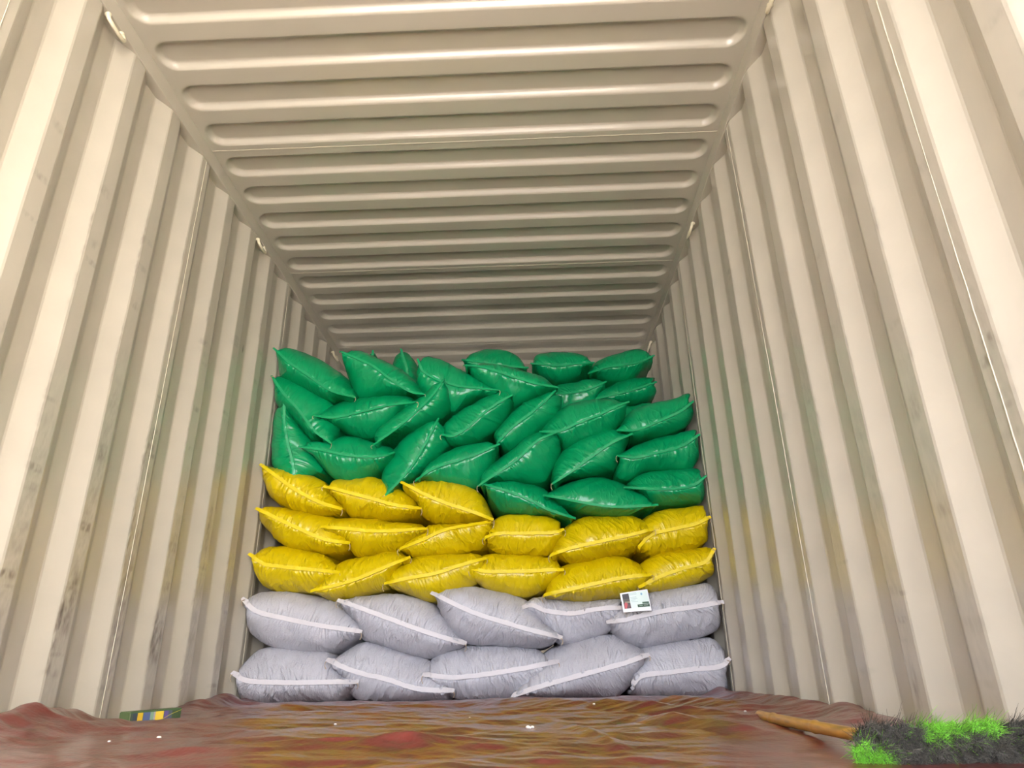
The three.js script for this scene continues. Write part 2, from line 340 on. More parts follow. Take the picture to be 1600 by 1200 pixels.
const SACKS = [
  ['g_a', -3.400, .130, [-1.163,1.831,-1.063,1.738,-.956,1.661,-.804,1.556,-.682,1.519], [-1.114,1.880,-.937,1.812,-.799,1.717,-.727,1.625], [-.768,1.553,-.859,1.551,-1.011,1.615,-1.151,1.708,-1.163,1.790]],
  ['g_b', -3.410, .120, [-.782,1.802,-.697,1.759,-.604,1.712,-.483,1.616,-.373,1.542,-.303,1.527], [-.715,1.845,-.591,1.805,-.457,1.725,-.371,1.643], [-.368,1.555,-.477,1.563,-.696,1.575,-.738,1.645,-.782,1.746]],
  ['g_c', -3.450, .080, [-.352,1.756,-.323,1.686,-.250,1.635,-.124,1.587,-.017,1.570,.102,1.554], [-.331,1.812,-.265,1.809,-.172,1.751,-.052,1.682,.040,1.619], [.012,1.552,-.078,1.517,-.149,1.471,-.258,1.532,-.333,1.592,-.368,1.702]],
  ['g_d', -3.420, .110, [-1.163,1.668,-1.087,1.564,-.996,1.467,-.887,1.335,-.799,1.269], [-1.160,1.709,-1.055,1.675,-.947,1.612,-.853,1.541,-.785,1.424,-.788,1.350], [-.856,1.305,-.947,1.326,-1.027,1.413,-1.099,1.491,-1.161,1.551,-1.163,1.630]],
  ['g_e', -3.400, .130, [-.889,1.419,-.791,1.403,-.628,1.434,-.499,1.462,-.339,1.480], [-.856,1.512,-.714,1.561,-.578,1.576,-.441,1.562,-.386,1.550], [-.436,1.461,-.521,1.360,-.608,1.326,-.716,1.343,-.801,1.397,-.876,1.437]],
  ['g_f', -3.390, .140, [-.558,1.240,-.447,1.321,-.339,1.417,-.247,1.515,-.192,1.603], [-.582,1.334,-.523,1.407,-.429,1.489,-.332,1.563,-.261,1.619], [-.178,1.578,-.163,1.491,-.229,1.417,-.343,1.364,-.457,1.321,-.535,1.287]],
  ['g_g', -3.450, .080, [-1.088,1.523,-1.073,1.406,-1.045,1.295,-1.008,1.187,-.977,1.059], [-1.072,1.490,-1.017,1.403,-.936,1.308,-.894,1.233,-.860,1.151,-.918,1.117,-.976,1.088], [-1.038,1.094,-1.087,1.140,-1.137,1.195,-1.157,1.305,-1.163,1.436,-1.145,1.512]],
  ['g_h', -3.420, .110, [-.965,1.252,-.851,1.231,-.703,1.196,-.574,1.183,-.498,1.190,-.454,1.204], [-.927,1.307,-.839,1.314,-.752,1.339,-.643,1.319,-.561,1.283,-.503,1.267], [-.493,1.168,-.561,1.125,-.646,1.092,-.732,1.081,-.804,1.114,-.871,1.178,-.938,1.234]],
  ['g_i', -3.430, .100, [-.489,.978,-.421,1.048,-.353,1.136,-.289,1.249,-.222,1.391], [-.539,1.080,-.528,1.160,-.464,1.285,-.387,1.356,-.299,1.391], [-.192,1.369,-.155,1.294,-.207,1.222,-.309,1.127,-.376,1.067,-.435,1.025]],
  ['g_j', -3.420, .110, [-.198,1.296,-.142,1.286,-.066,1.328,.020,1.407,.107,1.469,.182,1.512], [-.201,1.388,-.122,1.461,-.033,1.515,.066,1.555,.148,1.564], [.183,1.508,.146,1.433,.065,1.343,-.041,1.281,-.129,1.264,-.173,1.276]],
  ['g_k', -3.420, .110, [-.331,1.051,-.232,1.113,-.107,1.152,.003,1.189,.105,1.234], [-.318,1.127,-.250,1.188,-.137,1.257,-.032,1.281,.047,1.283], [.099,1.223,.063,1.152,-.032,1.040,-.135,1.043,-.247,1.059,-.307,1.069]],
  ['g_l', -3.420, .110, [-.086,1.699,.039,1.675,.188,1.617,.319,1.570,.427,1.548], [-.006,1.747,.095,1.736,.259,1.701,.367,1.648], [.390,1.555,.318,1.533,.227,1.502,.173,1.489,.048,1.580,-.042,1.661,-.070,1.712]],
  ['g_m', -3.430, .100, [.096,1.246,.183,1.333,.297,1.421,.359,1.474,.414,1.533], [.072,1.324,.136,1.415,.236,1.497,.345,1.542,.399,1.559], [.448,1.538,.445,1.471,.402,1.397,.311,1.317,.204,1.251,.134,1.231]],
  ['g_n', -3.410, .120, [.323,1.295,.420,1.291,.524,1.334,.655,1.384,.725,1.418,.803,1.448], [.338,1.353,.402,1.416,.494,1.479,.620,1.506,.744,1.502], [.800,1.423,.750,1.350,.659,1.297,.552,1.255,.464,1.239,.423,1.277]],
  ['g_o', -3.420, .110, [.734,1.293,.827,1.290,.949,1.333,1.083,1.392,1.150,1.443], [.769,1.368,.837,1.440,.955,1.484,1.082,1.508,1.163,1.529], [1.163,1.467,1.163,1.401,1.135,1.356,1.052,1.313,.918,1.280,.831,1.269,.790,1.302]],
  ['g_p', -3.410, .120, [-.001,1.012,.095,1.075,.205,1.149,.308,1.242,.418,1.292], [.003,1.092,.072,1.178,.160,1.239,.249,1.300,.346,1.334], [.432,1.295,.434,1.231,.391,1.134,.336,1.056,.216,1.047,.063,1.055]],
  ['g_q', -3.410, .120, [.379,1.012,.468,1.065,.597,1.155,.702,1.222,.808,1.267], [.387,1.107,.427,1.186,.500,1.256,.608,1.308,.723,1.334], [.819,1.283,.764,1.194,.714,1.107,.610,1.084,.507,1.069,.421,1.041]],
  ['g_r', -3.430, .100, [.724,1.156,.807,1.142,.934,1.167,1.063,1.198,1.163,1.259], [.792,1.221,.899,1.263,1.050,1.295,1.163,1.314], [1.163,1.245,1.163,1.165,1.114,1.105,.986,1.100,.884,1.094,.787,1.053,.729,1.072,.729,1.133]],
  ['g_s', -3.410, .120, [.024,1.018,.135,.981,.241,.937,.353,.877,.482,.831], [.088,1.054,.217,1.055,.318,1.031,.384,.977,.440,.912], [.453,.836,.362,.859,.212,.880,.095,.908,.028,.987]],
  ['g_t', -3.380, .150, [.331,.946,.427,.925,.578,.891,.697,.876,.896,.881], [.394,1.011,.490,1.061,.610,1.075,.710,1.055,.808,1.009,.871,.956], [.864,.880,.779,.857,.646,.861,.506,.885,.415,.917,.366,.956]],
  ['g_u', -3.410, .120, [.745,.982,.870,.970,.992,.968,1.099,.985,1.163,1.029], [.812,1.056,.883,1.089,1.028,1.094,1.155,1.095], [1.163,1.007,1.163,.931,1.092,.916,.966,.907,.883,.913,.846,.957,.798,.992]],
  ['r_a', -3.850, .100, [-.142,1.927,-.011,1.905,.129,1.874,.268,1.859], [-.101,2.008,-.018,2.037,.075,2.038,.168,2.010,.238,1.939], [.226,1.862,.072,1.790,-.080,1.839]],
  ['r_b', -3.930, .100, [.289,1.923,.431,1.904,.553,1.908,.688,1.917], [.323,2.024,.439,2.043,.565,2.033,.646,1.995], [.661,1.904,.576,1.850,.461,1.826,.369,1.857,.309,1.916]],
  ['r_c', -3.930, .100, [.649,1.844,.785,1.882,.897,1.894,.989,1.913,1.071,1.952], [.706,1.959,.804,2.013,.921,2.038,1.024,2.031], [1.046,1.925,.946,1.849,.841,1.819,.739,1.834,.679,1.858]],
  ['r_d', -3.890, .100, [.422,1.695,.570,1.701,.671,1.729,.750,1.766], [.448,1.782,.571,1.811,.675,1.830], [.707,1.708,.660,1.603,.538,1.564,.439,1.578]],
  ['r_e', -3.930, .100, [.665,1.665,.801,1.693,.922,1.721,1.066,1.770], [.693,1.746,.788,1.799,.904,1.839,1.028,1.846,1.079,1.839], [1.074,1.745,1.045,1.702,.930,1.668,.828,1.655,.708,1.669]],
  ['r_f', -3.870, .100, [.752,1.515,.908,1.541,.957,1.550,1.018,1.579], [.789,1.612,.920,1.635,.981,1.649,1.030,1.642], [1.023,1.573,.999,1.522,.869,1.505,.773,1.529]],
  ['r_g', -3.870, .100, [-.539,2.027,-.521,1.963,-.498,1.896,-.484,1.553], [-.522,2.043,-.468,1.989,-.444,1.915,-.420,1.814], [-.442,1.566,-.564,1.591,-.599,1.798,-.607,1.943,-.590,2.022]],
  ['r_h', -3.890, .100, [-.724,2.030,-.727,1.990,-.728,1.934,-.706,1.567], [-.731,2.036,-.679,1.954,-.646,1.730], [-.669,1.580,-.792,1.605,-.825,1.937,-.778,2.026]],
  ['y_a', -3.420, .110, [-1.163,1.158,-1.049,1.075,-.940,1.004,-.817,.942,-.713,.910], [-1.134,1.168,-1.017,1.147,-.910,1.121,-.817,1.061,-.759,.982], [-.786,.901,-.872,.899,-.995,.932,-1.095,.982,-1.154,1.044,-1.163,1.124]],
  ['y_b', -3.410, .120, [-.807,1.028,-.693,.995,-.558,.956,-.415,.915,-.301,.900], [-.785,1.087,-.681,1.100,-.559,1.094,-.453,1.043,-.364,.980], [-.360,.878,-.444,.859,-.580,.875,-.701,.903,-.739,.947,-.796,1.017]],
  ['y_c', -3.400, .130, [-.404,1.037,-.292,.974,-.184,.925,-.044,.875,.067,.832], [-.333,1.075,-.212,1.071,-.092,1.051,-.006,1.005,.041,.927], [.011,.839,-.098,.842,-.224,.849,-.301,.885,-.329,.945,-.391,1.006]],
  ['y_d', -3.410, .120, [-1.151,.921,-1.030,.863,-.900,.803,-.772,.752,-.657,.733], [-1.127,.957,-.995,.936,-.864,.912,-.760,.888,-.713,.828], [-.720,.705,-.803,.698,-.939,.722,-1.035,.753,-1.110,.821,-1.163,.881]],
  ['y_e', -3.400, .130, [-.798,.816,-.668,.802,-.529,.787,-.399,.787,-.266,.795], [-.776,.876,-.666,.885,-.547,.878,-.410,.858,-.317,.839], [-.363,.737,-.436,.698,-.552,.689,-.644,.687,-.689,.736,-.778,.805]],
  ['y_f', -3.430, .100, [-.401,.702,-.289,.742,-.177,.789,-.063,.810,.063,.827], [-.348,.778,-.274,.832,-.157,.842,-.056,.839,.019,.846], [.052,.792,.019,.720,-.097,.690,-.221,.681,-.344,.676,-.386,.693]],
  ['y_g', -3.430, .100, [.026,.746,.080,.763,.224,.763,.385,.764,.423,.779], [.057,.845,.110,.883,.243,.882,.365,.868,.417,.840], [.412,.749,.349,.674,.220,.673,.091,.685,.030,.720]],
  ['y_h', -3.390, .140, [.352,.648,.471,.682,.622,.711,.765,.738,.865,.762], [.396,.758,.450,.817,.531,.859,.662,.860,.793,.852,.858,.812], [.841,.722,.769,.673,.647,.651,.458,.626,.391,.652]],
  ['y_i', -3.430, .100, [.794,.682,.862,.741,.982,.767,1.094,.791,1.163,.823], [.834,.834,.908,.876,1.059,.898,1.163,.902], [1.163,.790,1.163,.731,1.103,.690,.973,.672,.861,.658,.812,.676]],
  ['y_j', -3.420, .110, [-1.162,.693,-1.081,.642,-.965,.623,-.827,.607,-.699,.593], [-1.142,.735,-1.060,.749,-.931,.730,-.803,.698,-.754,.657], [-.757,.554,-.820,.516,-.951,.519,-1.059,.529,-1.129,.562,-1.163,.634]],
  ['y_k', -3.400, .130, [-.821,.506,-.710,.527,-.594,.558,-.478,.603,-.344,.655], [-.792,.578,-.732,.648,-.635,.682,-.520,.704,-.429,.706], [-.392,.625,-.454,.539,-.557,.503,-.702,.471,-.784,.484]],
  ['y_l', -3.410, .120, [-.462,.534,-.359,.554,-.217,.575,-.091,.611,.031,.643], [-.441,.610,-.369,.664,-.262,.690,-.138,.693,-.031,.684], [.018,.600,-.022,.538,-.135,.478,-.248,.457,-.362,.491,-.445,.523]],
  ['y_m', -3.430, .100, [-.042,.598,.020,.583,.136,.578,.286,.579,.412,.582], [-.022,.654,.030,.686,.134,.681,.288,.667,.374,.655], [.387,.557,.342,.509,.232,.471,.131,.485,.029,.512,-.030,.558]],
  ['y_n', -3.390, .140, [.313,.461,.428,.481,.584,.512,.706,.533,.835,.544], [.343,.534,.415,.614,.561,.640,.715,.649,.797,.614], [.813,.507,.750,.460,.599,.447,.465,.440,.374,.448]],
  ['y_o', -3.420, .110, [.778,.491,.873,.533,1.000,.574,1.109,.601,1.163,.664], [.796,.597,.869,.654,.991,.680,1.129,.692,1.163,.690], [1.163,.613,1.163,.564,1.108,.525,.970,.487,.852,.474,.803,.487]],
  ['w_a', -3.410, .120, [-1.163,.475,-1.096,.419,-.943,.379,-.776,.344,-.572,.313], [-1.161,.495,-1.130,.521,-1.018,.523,-.861,.505,-.739,.478,-.657,.412], [-.638,.270,-.719,.233,-.885,.232,-1.021,.254,-1.110,.294,-1.159,.342]],
  ['w_b', -3.400, .130, [-.683,.457,-.533,.403,-.368,.343,-.205,.287,-.070,.251], [-.653,.476,-.552,.498,-.433,.500,-.270,.460,-.192,.402,-.124,.314], [-.139,.222,-.221,.201,-.387,.223,-.505,.260,-.581,.284,-.610,.347,-.666,.420]],
  ['w_c', -3.380, .150, [-.225,.479,-.105,.419,-.009,.378,.119,.338,.253,.298,.383,.268], [-.166,.512,-.081,.525,.029,.512,.156,.481,.239,.439,.328,.342], [.340,.241,.266,.227,.086,.248,-.062,.257,-.146,.305,-.197,.384]],
  ['w_d', -3.430, .100, [.205,.405,.248,.416,.320,.389,.457,.374,.554,.390,.690,.397], [.248,.455,.299,.470,.432,.447,.599,.446,.699,.445], [.666,.335,.629,.290,.521,.261,.390,.248,.326,.303,.270,.359]],
  ['w_e', -3.400, .130, [.614,.332,.692,.338,.773,.355,.894,.376,1.014,.388,1.161,.410], [.680,.414,.801,.467,.929,.492,1.055,.506,1.139,.506,1.163,.467], [1.163,.364,1.163,.310,1.092,.265,.943,.245,.779,.229,.692,.250,.646,.289]],
  ['w_f', -3.390, .140, [-1.154,.141,-1.096,.109,-.944,.096,-.747,.093,-.568,.093], [-1.163,.180,-1.112,.240,-1.030,.256,-.886,.244,-.751,.226,-.662,.148], [-.638,.037,-.683,.006,-.811,.006,-.973,.006,-1.087,.006,-1.151,.038,-1.163,.090]],
  ['w_g', -3.400, .130, [-.713,.189,-.596,.140,-.435,.101,-.277,.056,-.123,.048], [-.684,.217,-.572,.272,-.471,.251,-.345,.218,-.254,.186,-.178,.102], [-.160,.006,-.264,.006,-.456,.006,-.586,.006,-.621,.029,-.651,.103]],
  ['w_h', -3.410, .120, [-.257,.118,-.131,.102,-.026,.108,.153,.127,.365,.162], [-.240,.184,-.172,.223,-.022,.243,.150,.243,.244,.230,.311,.191], [.300,.061,.192,.006,.024,.006,-.104,.006,-.184,.033]],
  ['w_i', -3.380, .150, [.155,.022,.284,.059,.439,.095,.595,.131,.690,.154,.783,.184], [.230,.101,.306,.196,.389,.240,.497,.269,.645,.278,.739,.234,.789,.199], [.762,.128,.716,.063,.640,.006,.520,.006,.361,.006,.203,.006]],
  ['w_j', -3.410, .120, [.703,.054,.750,.092,.867,.105,.984,.117,1.124,.130,1.163,.159], [.739,.143,.770,.218,.903,.246,1.026,.255,1.122,.253,1.163,.203], [1.163,.069,1.145,.006,1.031,.006,.874,.006,.749,.006,.705,.026]]
];

// ---------------------------------------------------------------- red sheet on the floor
const cellRnd = (i, j, k) => { const v = Math.sin(i * 127.1 + j * 311.7 + k * 74.7) * 43758.5453; return v - Math.floor(v); };
// creased film: cones around scattered points meet in sharp folds
function crumple(x, z, sx, sz, k) {
  const u = x / sx, v = z / sz, iu = Math.floor(u), iv = Math.floor(v); let best = 9;
  for (let a = -1; a <= 1; a++) for (let b = -1; b <= 1; b++) { const d = Math.hypot(iu + a + cellRnd(iu + a, iv + b, k) - u, iv + b + cellRnd(iu + a, iv + b, k + 5) - v); if (d < best) best = d; }
  return best;
}
function sheetHeight(x, z) {
  const calm = (1 - 0.85 * sstep(-3.22, -3.38, z)) * (1 - 0.85 * sstep(0.42, 0.84, x) * sstep(-2.0, -1.45, z)) * (1 - 0.8 * sstep(-0.9, -1.0, x) * sstep(-2.2, -2.3, z) * sstep(-2.8, -2.65, z));           // pressed flat under the sacks
  const wx = x + 0.10 * noise(x * 1.3, z * 1.4, 1) + 0.25 * z, wz = z + 0.10 * noise(x * 1.6, z * 0.9, 2);
  const ridge = (v) => { const a = 1 - Math.abs(v); return a * a; };
  let h = 0.003;
  h += calm * 0.020 * crumple(wx, wz, 0.52, 0.26, 1);
  h += calm * 0.010 * crumple(wx + 0.2 * wz, wz, 0.23, 0.10, 2);
  h += calm * 0.0045 * crumple(wx, wz - 0.1 * wx, 0.09, 0.035, 3);
  h += calm * 0.006 * ridge(1.6 * noise(wx * 1.3, wz * 5.6, 3));
  h += calm * 0.0012 * noise(x * 14, z * 45, 5);
  const crease = (x0, z0, x1, z1, w, a) => {
    const dx = x1 - x0, dz = z1 - z0, l2 = dx * dx + dz * dz, t = clamp(((x - x0) * dx + (z - z0) * dz) / l2, 0, 1);
    const d = Math.hypot(x - x0 - dx * t, z - z0 - dz * t) + 0.012 * noise(x * 5, z * 5, 2);
    return a * Math.max(0, 1 - Math.abs(d) / w) * Math.sin(Math.PI * clamp(t, 0.06, 0.94));
  };
  h += calm * (crease(-0.15, -3.05, 1.0, -1.95, 0.09, 0.026) + crease(0.55, -3.0, 1.05, -2.3, 0.08, 0.024) + crease(0.45, -2.1, 0.95, -1.45, 0.08, 0.024) +
    crease(-0.75, -1.45, 0.1, -1.55, 0.08, 0.013) + crease(-0.55, -1.95, -0.2, -1.6, 0.08, 0.012) + crease(-0.12, -1.7, 0.1, -1.42, 0.06, 0.009) + crease(0.3, -2.1, 0.45, -1.3, 0.03, 0.010) + crease(-1.0, -2.6, 0.0, -2.9, 0.08, 0.018));
  // bunched along the walls
  const l = 0.9 + 0.5 * noise(z * 2.2, 4.4) + 0.3 * noise(z * 6, 1), dip = 1 - 0.9 * sstep(-2.18, -2.32, z) * sstep(-2.95, -2.72, z);
  h += (0.058 * sstep(-2.42, -1.95, z) + 0.012 + 0.022 * sstep(-2.75, -3.05, z)) * l * bump1(x, -1.11 + 0.02 * noise(z * 3, 2), 0.07) * dip;
  h += 0.017 * l * sstep(-2.75, -2.2, z) * bump1(x, -0.99 - 0.03 * noise(z * 2, 7), 0.045);
  h += (0.012 + 0.018 * bump1(z, -2.5, 0.6) + 0.03 * bump1(z, -3.4, 0.12)) * sstep(-1.4, -1.7, z) * (0.7 + 0.6 * Math.abs(noise(z * 5, 3))) * bump1(x, 1.11 + 0.02 * noise(z * 4, 9), 0.06);
  return h;
}
{
  const nx = 380, nz = 560, pos = [], uv = [], idx = [], x0 = -1.162, x1 = 1.162, z0 = 0.55, z1 = -4.5;
  const nv = (nx + 1) * (nz + 1);
  for (let j = 0; j <= nz; j++) for (let i = 0; i <= nx; i++) {
    const jj = j / nz, z = jj < 0.06 ? lerp(z0, -0.9, jj / 0.06) : jj < 0.95 ? lerp(-0.9, -3.5, (jj - 0.06) / 0.89) : lerp(-3.5, z1, (jj - 0.95) / 0.05), x = lerp(x0, x1, i / nx);
    pos.push(x, sheetHeight(x, z), z); uv.push(x * 2, z * 2);
  }
  for (let j = 0; j < nz; j++) for (let i = 0; i < nx; i++) { const a = j * (nx + 1) + i, b = a + nx + 1; idx.push(a, a + 1, b, a + 1, b + 1, b); }
  const film = dataTex(512, 512, (x, y) => { const v = 1 + 0.22 * tileNoise(x, y, 512, 512, 5, 1) + 0.12 * tileNoise(x, y, 512, 512, 26, 8); return [104 * v, 42 * v, 37 * v]; }, true);
  const fb = dataTex(512, 512, (x, y) => { const v = 128 + 60 * tileNoise(x, y * 1, 512, 512, 18, 3) + 50 * tileNoise(x, y, 512, 512, 60, 6); return [v, v, v]; });
  const m = new THREE.MeshPhysicalMaterial({ map: film, bumpMap: fb, bumpScale: 0.0022, roughness: 0.36, clearcoat: 0.8, clearcoatRoughness: 0.2, side: THREE.DoubleSide });
  const o = shade(new THREE.Mesh(geom(pos, uv, idx), m)); o.name = 'plastic_sheet'; scene.add(o);
  o.userData = { label: 'creased dark red plastic sheet covering the container floor', category: 'sheet' };
}

// ---------------------------------------------------------------- sacks
// long fine creases running away from the seam
function tile2(x, y, w, h, fx, fy, s) { const a = x / w, b = y / h, n = (u, v) => noise(u * fx, v * fy, s); return lerp(lerp(n(a, b), n(a - 1, b), a), lerp(n(a, b - 1), n(a - 1, b - 1), a), b); }
const creases = (fine, seedN, f1, f2) => dataTex(1024, 512, (x, y) => {
  const xx = x + 26 * tile2(x, y, 1024, 512, 5, 5, seedN) + 5 * tile2(x, y, 1024, 512, 30, 22, seedN + 2), r = (v) => { const q = 1 - Math.min(1, Math.abs(v) * 3.4); return q * q; };
  const k1 = clamp(0.5 + 1.3 * tile2(x, y, 1024, 512, 11, 7, seedN + 7), 0, 1), k2 = clamp(0.5 + 1.3 * tile2(x, y, 1024, 512, 17, 9, seedN + 8), 0, 1);
  const v = 165 - 95 * r(tile2(xx, y, 1024, 512, f1, 4, seedN + 1)) * k1 - 75 * r(tile2(xx, y, 1024, 512, f2, 5, seedN + 3)) * k2 + fine * 60 * tile2(x, y, 1024, 512, 150, 60, seedN + 4) + 50 * tile2(xx, y, 1024, 512, 22, 4, seedN + 5);
  return [v, v, v];
});
const creaseW = creases(0.5, 2, 22, 46), creaseF = creases(0.3, 21, 15, 32), creaseG = creases(0.1, 40, 12, 26);
creaseG.repeat.set(1.7, 2.4);
creaseW.repeat.set(1.6, 2.2); creaseF.repeat.set(1.7, 2.6);
const whiteCol = dataTex(512, 512, (x, y) => { const s = tileNoise(x * 1, y, 512, 512, 7, 3), f = tileNoise(x, y, 512, 512, 60, 6); const v = 1 + 0.035 * s + 0.03 * f; return [184 * v, 182 * v, 189 * v]; }, true);
whiteCol.repeat.set(3, 1.2);
const KIND = {
  w: { name: 'white_sack', mat: new THREE.MeshPhysicalMaterial({ map: whiteCol, bumpMap: creaseW, bumpScale: 0.013, roughness: 0.48 }), hem: new THREE.MeshStandardMaterial({ color: 0xcdc7ca, roughness: 0.6 }), hemW: 0.017, hemOut: 0.008, fold: 0.0075, freq: 24, lump: 0.010 },
  y: { name: 'yellow_sack', mat: new THREE.MeshPhysicalMaterial({ color: 0xccb200, bumpMap: creaseF, bumpScale: 0.012, roughness: 0.42, specularIntensity: 0.5, clearcoat: 0.45, clearcoatRoughness: 0.2 }), hem: new THREE.MeshPhysicalMaterial({ color: 0xdcc200, roughness: 0.5 }), hemW: 0.013, hemOut: 0.008, fold: 0.0085, freq: 19, lump: 0.010 },
  g: { name: 'green_sack', mat: new THREE.MeshPhysicalMaterial({ color: 0x008a52, bumpMap: creaseG, bumpScale: 0.007, roughness: 0.45, specularIntensity: 0.25, clearcoat: 0.6, clearcoatRoughness: 0.12 }), hem: new THREE.MeshPhysicalMaterial({ color: 0x05945a, roughness: 0.4, clearcoat: 0.3 }), hemW: 0.009, hemOut: 0.0065, fold: 0.0070, freq: 16, lump: 0.013 },
};
const threadMat = new THREE.MeshStandardMaterial({ color: 0xb9a184, roughness: 0.9 });
const NU = 132, NF = 30, NB = 12;
function sack(id, zs, dep, seamFlat, topFlat, botFlat, label, group, len) {
  const K = KIND[id[0] === 'r' ? 'g' : id[0]], root = thing(K.name, label, 'sack', group);
  const S = curve2(seamFlat, NU), A = S[0], B = S[NU];
  const cx = (A.x + B.x) / 2, cy = (A.y + B.y) / 2;
  const inn = (p, f) => [lerp(p.x, cx, f), lerp(p.y, cy, f)];
  const L0 = inn(A, 0.035), R0 = inn(B, 0.035);
  const px = -(B.y - A.y), py = B.x - A.x, pl = Math.hypot(px, py), off = (p, s) => [p[0] + s * px / pl, p[1] + s * py / pl];   // blunt ends
  const T = curve2([...L0, ...off(inn(A, 0.05), 0.016), ...topFlat, ...off(inn(B, 0.05), 0.016), ...R0], NU);
  const Bt = curve2([...R0, ...off(inn(B, 0.05), -0.016), ...botFlat, ...off(inn(A, 0.05), -0.016), ...L0], NU).reverse();
  const ring = 2 * NU, sd = id.charCodeAt(0) * 3 + id.charCodeAt(2) * 1.37, Lm = Math.hypot(B.x - A.x, B.y - A.y) * 1.02;
  const slant = 0.5 * Math.sin(sd * 7.1);
  const at = (side, i) => (side ? Bt : T)[i];
  const front = (t) => { const e = Math.sqrt(Math.max(0, 1 - (1 - t) * (1 - t))); return 0.8 * e + 0.2 * t; };
  const rows = [];
  for (let j = 0; j <= NF; j++) { const t = Math.pow(j / NF, 1.6); rows.push([zs - dep * t, front(t), t]); }
  for (let j = 1; j <= NB; j++) { const t = j / NB, z = zs - dep - (len - dep) * t; const e = t > 0.75 ? Math.sqrt(Math.max(0, 1 - Math.pow((t - 0.75) / 0.25, 2))) : 1; rows.push([z, e * lerp(1, 1.09, Math.min(1, t * 3)), 1 + t]); }
  const pos = [], uv = [], idx = [], meta = [];
  rows.forEach(([z, g, t]) => {
    for (let k = 0; k < ring; k++) {
      const side = k < NU ? 0 : 1, i = side ? ring - k : k, o = at(side, i), s = S[i];
      const x = lerp(s.x, o.x, g), y = lerp(s.y, o.y, g);
      pos.push(clamp(x, -1.166, 1.166), Math.max(y, 0.006), z);
      const w = Math.hypot(x - s.x, y - s.y) + (zs - z) * 0.6;
      uv.push(i / NU * Lm + sd, (side ? -1 : 1) * w + sd * 0.3); meta.push([i / NU * Lm, w, side, t, i / NU]);
    }
  });
  for (let j = 0; j < rows.length - 1; j++) for (let k = 0; k < ring; k++) { const a = j * ring + k, b = j * ring + (k + 1) % ring, c = a + ring, d = b + ring; idx.push(a, c, b, b, c, d); }
  const g = geom(pos, uv, idx), nrm = g.attributes.normal, P = g.attributes.position;
  const cr = []; for (let q = 0; q < 4; q++) cr.push([0.5 + 0.42 * Math.sin(sd * 3.3 + q * 2.1), 0.15 * Math.sin(sd + q * 5), 0.5 + 0.5 * Math.sin(sd * 1.7 + q)]);
  for (let v = 0; v < P.count; v++) {
    const [a, w, side, t, u] = meta[v];
    const near = sstep(0, 0.014, w), far = Math.exp(-w / 0.08), ss = side ? 4.2 : 0;
    const aa = a + slant * (side ? -w : w) + 0.012 * noise(a * 9, w * 9, sd + ss);
    const gr = (q, n) => { const v = Math.max(0, 1 - Math.abs(q) * n); return v * v * (3 - 2 * v); };   // narrow valleys
    const m1 = clamp(0.55 + 1.5 * noise(a * 7, w * 5, sd + ss + 3), 0, 1), m2 = clamp(0.5 + 1.5 * noise(a * 11, w * 8, sd + ss + 5), 0, 1);
    let d = -K.fold * near * ((0.35 + 0.65 * far) * m1 * gr(noise(aa * K.freq, w * 2.2, sd + ss), 3.2) + 0.75 * far * m2 * gr(noise(aa * K.freq * 2.6, w * 4, sd + ss + 9), 2.6));
    d += 0.5 * K.fold * near * noise(aa * K.freq * 1.3, w * 3, sd + ss + 14);
    d += K.lump * sstep(0, 0.05, w) * noise(a * 5, w * 6, sd + ss);
    for (const [cu, cs, ca] of cr) { const dd = (u - cu) * Lm - cs * w * (side ? -1 : 1) - 0.012 * noise(w * 14, sd, cu); d -= 0.0075 * ca * near * Math.exp(-Math.abs(dd) / 0.0045) * Math.exp(-w / 0.2); }
    const end = sstep(0, 0.05, u) * sstep(1, 0.95, u); d *= 0.35 + 0.65 * end;
    const fade = t > 1.2 ? 0.2 : 1;
    P.setXYZ(v, clamp(P.getX(v) + nrm.getX(v) * d * fade, -1.168, 1.168), Math.max(0.004, P.getY(v) + nrm.getY(v) * d * fade), P.getZ(v) + nrm.getZ(v) * d * fade);
  }
  g.computeVertexNormals();
  part('body', g, K.mat, root);
  let hem;
  // sewn hem: a folded band that stands up from the seam against the upper side
  {
    const hp = [], hi = [], M = 100, rowsH = 4;
    for (let q = 0; q <= M; q++) {
      const i = Math.round(q / M * NU), s = S[i], o = T[i], e = Math.min(1, 12 * Math.min(q / M, 1 - q / M) + 0.75);
      let dx = o.x - s.x, dy = o.y - s.y; const l = Math.hypot(dx, dy) || 1; dx /= l; dy /= l;
      const i0 = Math.max(0, i - 3), i1 = Math.min(NU, i + 3); let tx = S[i1].x - S[i0].x, ty = S[i1].y - S[i0].y; const tl = Math.hypot(tx, ty); tx /= tl; ty /= tl;
      let nx = -ty, ny = tx; if (nx * dx + ny * dy < 0) { nx = -nx; ny = -ny; }
      const wv = K.hemW * e * (1 + 0.16 * noise(q * 0.13, sd)), lift = 0.0022 * noise(q * 0.22, sd, 3);
      // depth of the body below this height above the seam
      const dz = (h) => { const f = clamp(h / Math.max(l, 0.03), 0, 1); const t = 1 - Math.sqrt(Math.max(0, 1 - f * f)); return dep * t; };
      const ex = (q === 0 ? -1 : q === M ? 1 : 0) * (id[0] === 'w' ? 0.010 : 0.005);
      for (const [h, out] of [[-0.0035, 0.0015], [-0.0035, K.hemOut + 0.002], [wv, K.hemOut + lift], [wv, 0.001]]) {
        const hh = h + 0.0014 * noise(q * 0.4, sd, 6);
        hp.push(clamp(s.x + nx * hh + tx * ex, -1.168, 1.168), Math.max(0.004, s.y + ny * hh + ty * ex), zs - dz(Math.max(h, 0)) + out);
      }
